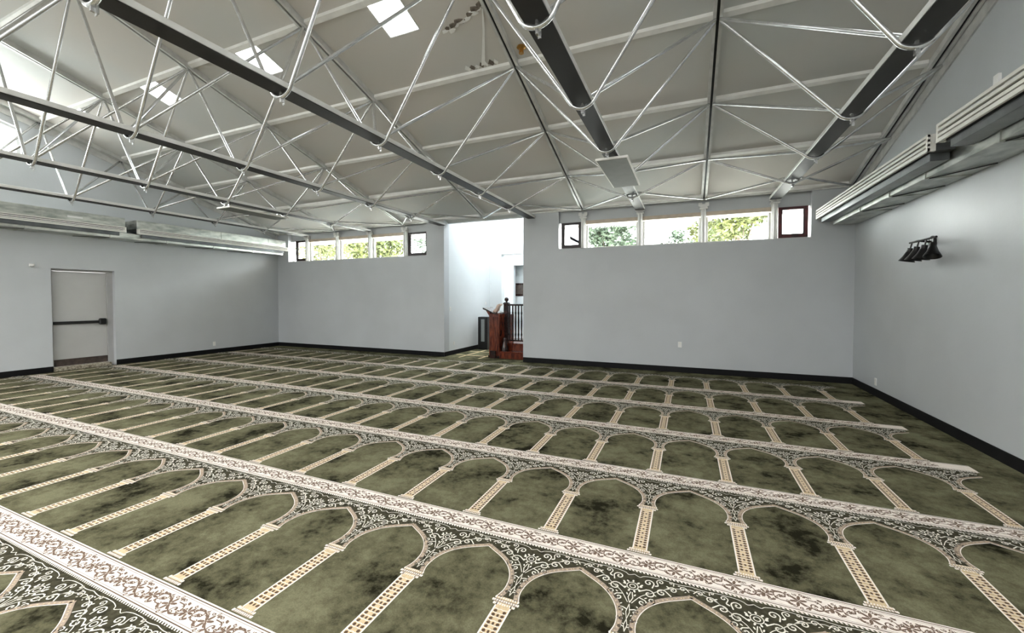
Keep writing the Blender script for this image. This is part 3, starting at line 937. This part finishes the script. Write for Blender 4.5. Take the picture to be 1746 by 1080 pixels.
# left side: tall panelled pedestal with an overhanging slanted desk
b = BM(); box(b, 0, .30, .02, .50, 0, 1.16, bev=.006); obj('pedestal', b, M_MAHO, t)
for (xa, xb, za, zb_) in ((.03, .14, .10, 1.08), (.16, .27, .10, 1.08)):
    b = BM(); box(b, xa, xb, .005, .02, za, zb_, bev=.006); obj('raised_panel', b, M_MAHO, t)
for (ya, yb_) in ((.06, .25), (.29, .48)):
    b = BM(); box(b, -.014, 0, ya, yb_, .10, 1.08, bev=.005); obj('raised_panel', b, M_MAHO, t)
b = BM(); box(b, -.02, .32, -.0, .52, 0, .07, bev=.006); obj('plinth', b, M_MAHOD, t)
b = BM(); prism(b, [(-.16, 1.285), (.20, 1.15), (.20, 1.18), (-.16, 1.325)], 'y', -.03, .55); obj('slanted_desk', b, M_MAHOD, t)
b = BM(); prism(b, [(-.13, 1.275), (0, 1.225), (0, 1.08)], 'y', .06, .44); obj('desk_bracket', b, M_MAHO, t)
b = BM(); prism(b, [(.50, 0), (1.60, 0), (1.60, 1.10), (.50, 1.10)], 'x', .0, .05); obj('side_panel', b, M_MAHO, t)
pb('foot_post', (.06, .22, -.06, .0, 0, .20), M_MAHOD)
# lower front newel (dark, rounded) and tall newel with ball
def newel(x, y, z0, z1, w, ball):
    b = BM(); box(b, x-w, x+w, y-w, y+w, z0, z1, bev=.008)
    box(b, x-w-.012, x+w+.012, y-w-.012, y+w+.012, z1-.05, z1-.02, bev=.004)
    if ball:
        lathe(b, [(0, 0), (.028, .004), (.024, .022), (.05, .05), (.058, .08), (.045, .115), (.02, .135), (0, .138)], 18, Matrix.Translation((x, y, z1)))
    obj('newel_post', b, M_MAHOD, t)
newel(.33, .42, .38, 1.46, .062, True)
newel(.22, .62, .38, 1.46, .045, False)
newel(.93, .42, .38, 1.43, .05, True)
b = BM()
lathe(b, [(0, 0), (.10, 0), (.10, .05), (.085, .12), (.06, .20), (.045, .27), (.055, .31), (.04, .35), (0, .36)], 18, Matrix.Translation((.40, .14, .19)))
obj('turned_finial', b, M_MAHOD, t, smooth=True)
b = BM(); box(b, .34, .90, .395, .445, 1.37, 1.42, bev=.008); obj('top_rail', b, M_MAHOD, t)
b = BM(); box(b, .34, .90, .40, .44, .42, .46, bev=.004); obj('bottom_rail', b, M_MAHOD, t)
for k in range(6):
    x = .425+.085*k
    b = BM()
    lathe(b, [(.019, .46), (.019, .56), (.028, .60), (.019, .66), (.024, .85), (.026, .95), (.019, 1.12), (.027, 1.18), (.019, 1.22), (.019, 1.37)], 10, Matrix.Translation((x, .42, 0)))
    obj('baluster', b, M_MAHOD, t, smooth=True)
# high-backed dark rear and a slim reading stand
b = BM(); box(b, .62, W, .95, 1.0, .38, 1.12, bev=.005); obj('back_panel', b, M_MAHOD, t)
pb('platform', (.04, W, .95, 1.60, 0, .38))
b = BM()
prism(b, [(.08, 1.19), (.13, 1.18), (.20, 1.25), (.24, 1.36), (.30, 1.40), (.27, 1.43), (.20, 1.40), (.15, 1.30), (.08, 1.24)], 'y', .10, .24)
o = obj('cloth_cover', b, M_CLOTH, t); o['label'] = 'cream cloth'
# small cream object on the upper step
b = BM(); lathe(b, [(0, 0), (.05, 0), (.055, .02), (.045, .05), (0, .055)], 14)
o = obj('tissue_roll', b, M_PLAST, smooth=True); o.location = (-4.80+.93, 9.78+.33, .39); tag(o, 'small white roll lying on the upper pulpit step', 'roll')

# slim black speaker standing by the corridor wall
t = thing('floor_speaker', 'slim black floor speaker with grey grille between corridor wall and pulpit', 'speaker', (-5.72, 11.35, .010))
b = BM(); box(b, -.16, .16, -.12, .12, 0, 1.0, bev=.012); obj('cabinet', b, M_BLACKM, t)
b = BM(); box(b, -.05, .07, -.128, -.12, .25, .93, bev=.004); obj('grille', b, M_SPKG, t)
# dark framed board in the far lobby
b = BM(); box(b, -.40, .40, -.03, 0, -.24, .24, bev=.01)
o = obj('wall_board', b, M_MAHOD); o.location = (-5.68, 14.5, 1.90); tag(o, 'dark brown framed board on the far lobby wall', 'board')
b = BM(); box(b, -.32, .32, -.036, -.03, -.17, .17); obj('board_face', b, M_KICK, o)

# ---------------------------------------------------------------- outside
b = BM(); box(b, -60, 60, 9.8, 90, -.6, -.3)  # unseen ground, coloured pale to bounce light up through the windows
struct(obj('floor_outside_unseen', b, M_BOUNCE_GROUND), 'unseen ground behind the building, made pale to bounce light')
# eaves
b = BM(); prism(b, [(9.75, zc(9.75)), (10.5, zc(10.5)), (10.5, zc(10.5)+.1), (9.75, zc(9.75)+.16)], 'x', -3.3, 3.4)
struct(obj('trim_5', b, M_TAN), 'tan roof overhang outside the right windows')
b = BM(); prism(b, [(9.75, zc(9.75)), (10.5, zc(10.5)), (10.5, zc(10.5)+.1), (9.75, zc(9.75)+.16)], 'x', -13, -6.6)
struct(obj('trim_6', b, M_TAN), 'tan roof overhang outside the left windows')
def tree(x, y, zc_, rx, rz, n, m_, label, seed, ls=.16):
    r = random.Random(seed)
    t = thing('tree', label, 'tree', (x, y, -.3), 'trees outside the windows')
    b = BM()
    H_ = zc_+.3
    tube(b, [(0, 0, 0), (.05, .03, H_*.45), (-.05, 0, H_*.8), (0, 0, H_*1.1)], [.16, .12, .08, .02], 8)
    for k in range(6):
        a = k*pi/3+r.random(); l = rx*.4
        tube(b, [(0, 0, H_*.5+.08*k), (l*.5*cos(a), l*.5*sin(a), H_*.75), (l*cos(a), l*sin(a), H_+rz*.4*r.random())], [.05, .03, .01], 6)
    obj('trunk', b, M_BARK, t)
    cl = [(r.gauss(0, .5)*rx*.85, r.gauss(0, .5)*rx*.85, r.gauss(0, .5)*rz*.85, r.uniform(.25, .5)*rx) for _ in range(16)]
    v = []; f = []
    for k in range(n):
        c = cl[k % 16]
        while True:
            p = Vector((r.uniform(-1, 1), r.uniform(-1, 1), r.uniform(-1, 1)))
            if p.length < 1: break
        p = Vector((c[0]+p.x*c[3], c[1]+p.y*c[3], H_+c[2]+p.z*c[3]*.8))
        d = Vector((r.gauss(0, 1), r.gauss(0, 1), r.gauss(0, .6))).normalized()*ls*r.uniform(.6, 1.2)
        e = d.cross(Vector((r.gauss(0, 1), r.gauss(0, 1), r.gauss(0, 1)))).normalized()*ls*.4
        i = len(v)
        v += [p-d, p+e, p+d, p-e]; f.append((i, i+1, i+2, i+3))
    me = bpy.data.meshes.new('foliage'); me.from_pydata([tuple(q) for q in v], [], f); me.materials.append(m_)
    o = bpy.data.objects.new('foliage', me); COL.objects.link(o); o.parent = t
    o['kind'] = 'stuff'
tree(-4.0, 23.5, 5.2, 2.0, 1.7, 4200, M_LEAFG, 'round green tree seen through the leftmost wide pane of the right window band', 1)
tree(-.9, 25.0, 4.3, 1.1, 1.1, 1500, M_LEAFG, 'small green tree beyond the middle pane of the right window band', 2)
tree(1.0, 26.0, 5.3, 1.2, 1.6, 1600, M_LEAFY, 'pale green tree behind the post left of the yellow-green tree', 3)
tree(2.2, 22.0, 5.3, 1.55, 1.8, 3000, M_LEAFY, 'yellow-green tree seen through the rightmost wide pane', 4)
tree(-26.9, 24.5, 6.0, 3.4, 2.8, 6500, M_LEAFY, 'yellow-green tree outside the left end of the left window band', 5)
tree(-16.6, 19.0, 5.0, 2.1, 2.2, 4200, M_LEAFY, 'bushy tree in the middle of the left window band', 6)
tree(-16.5, 25.8, 5.9, 2.7, 2.7, 4600, M_LEAFG, 'green tree outside the right end of the left window band', 7)
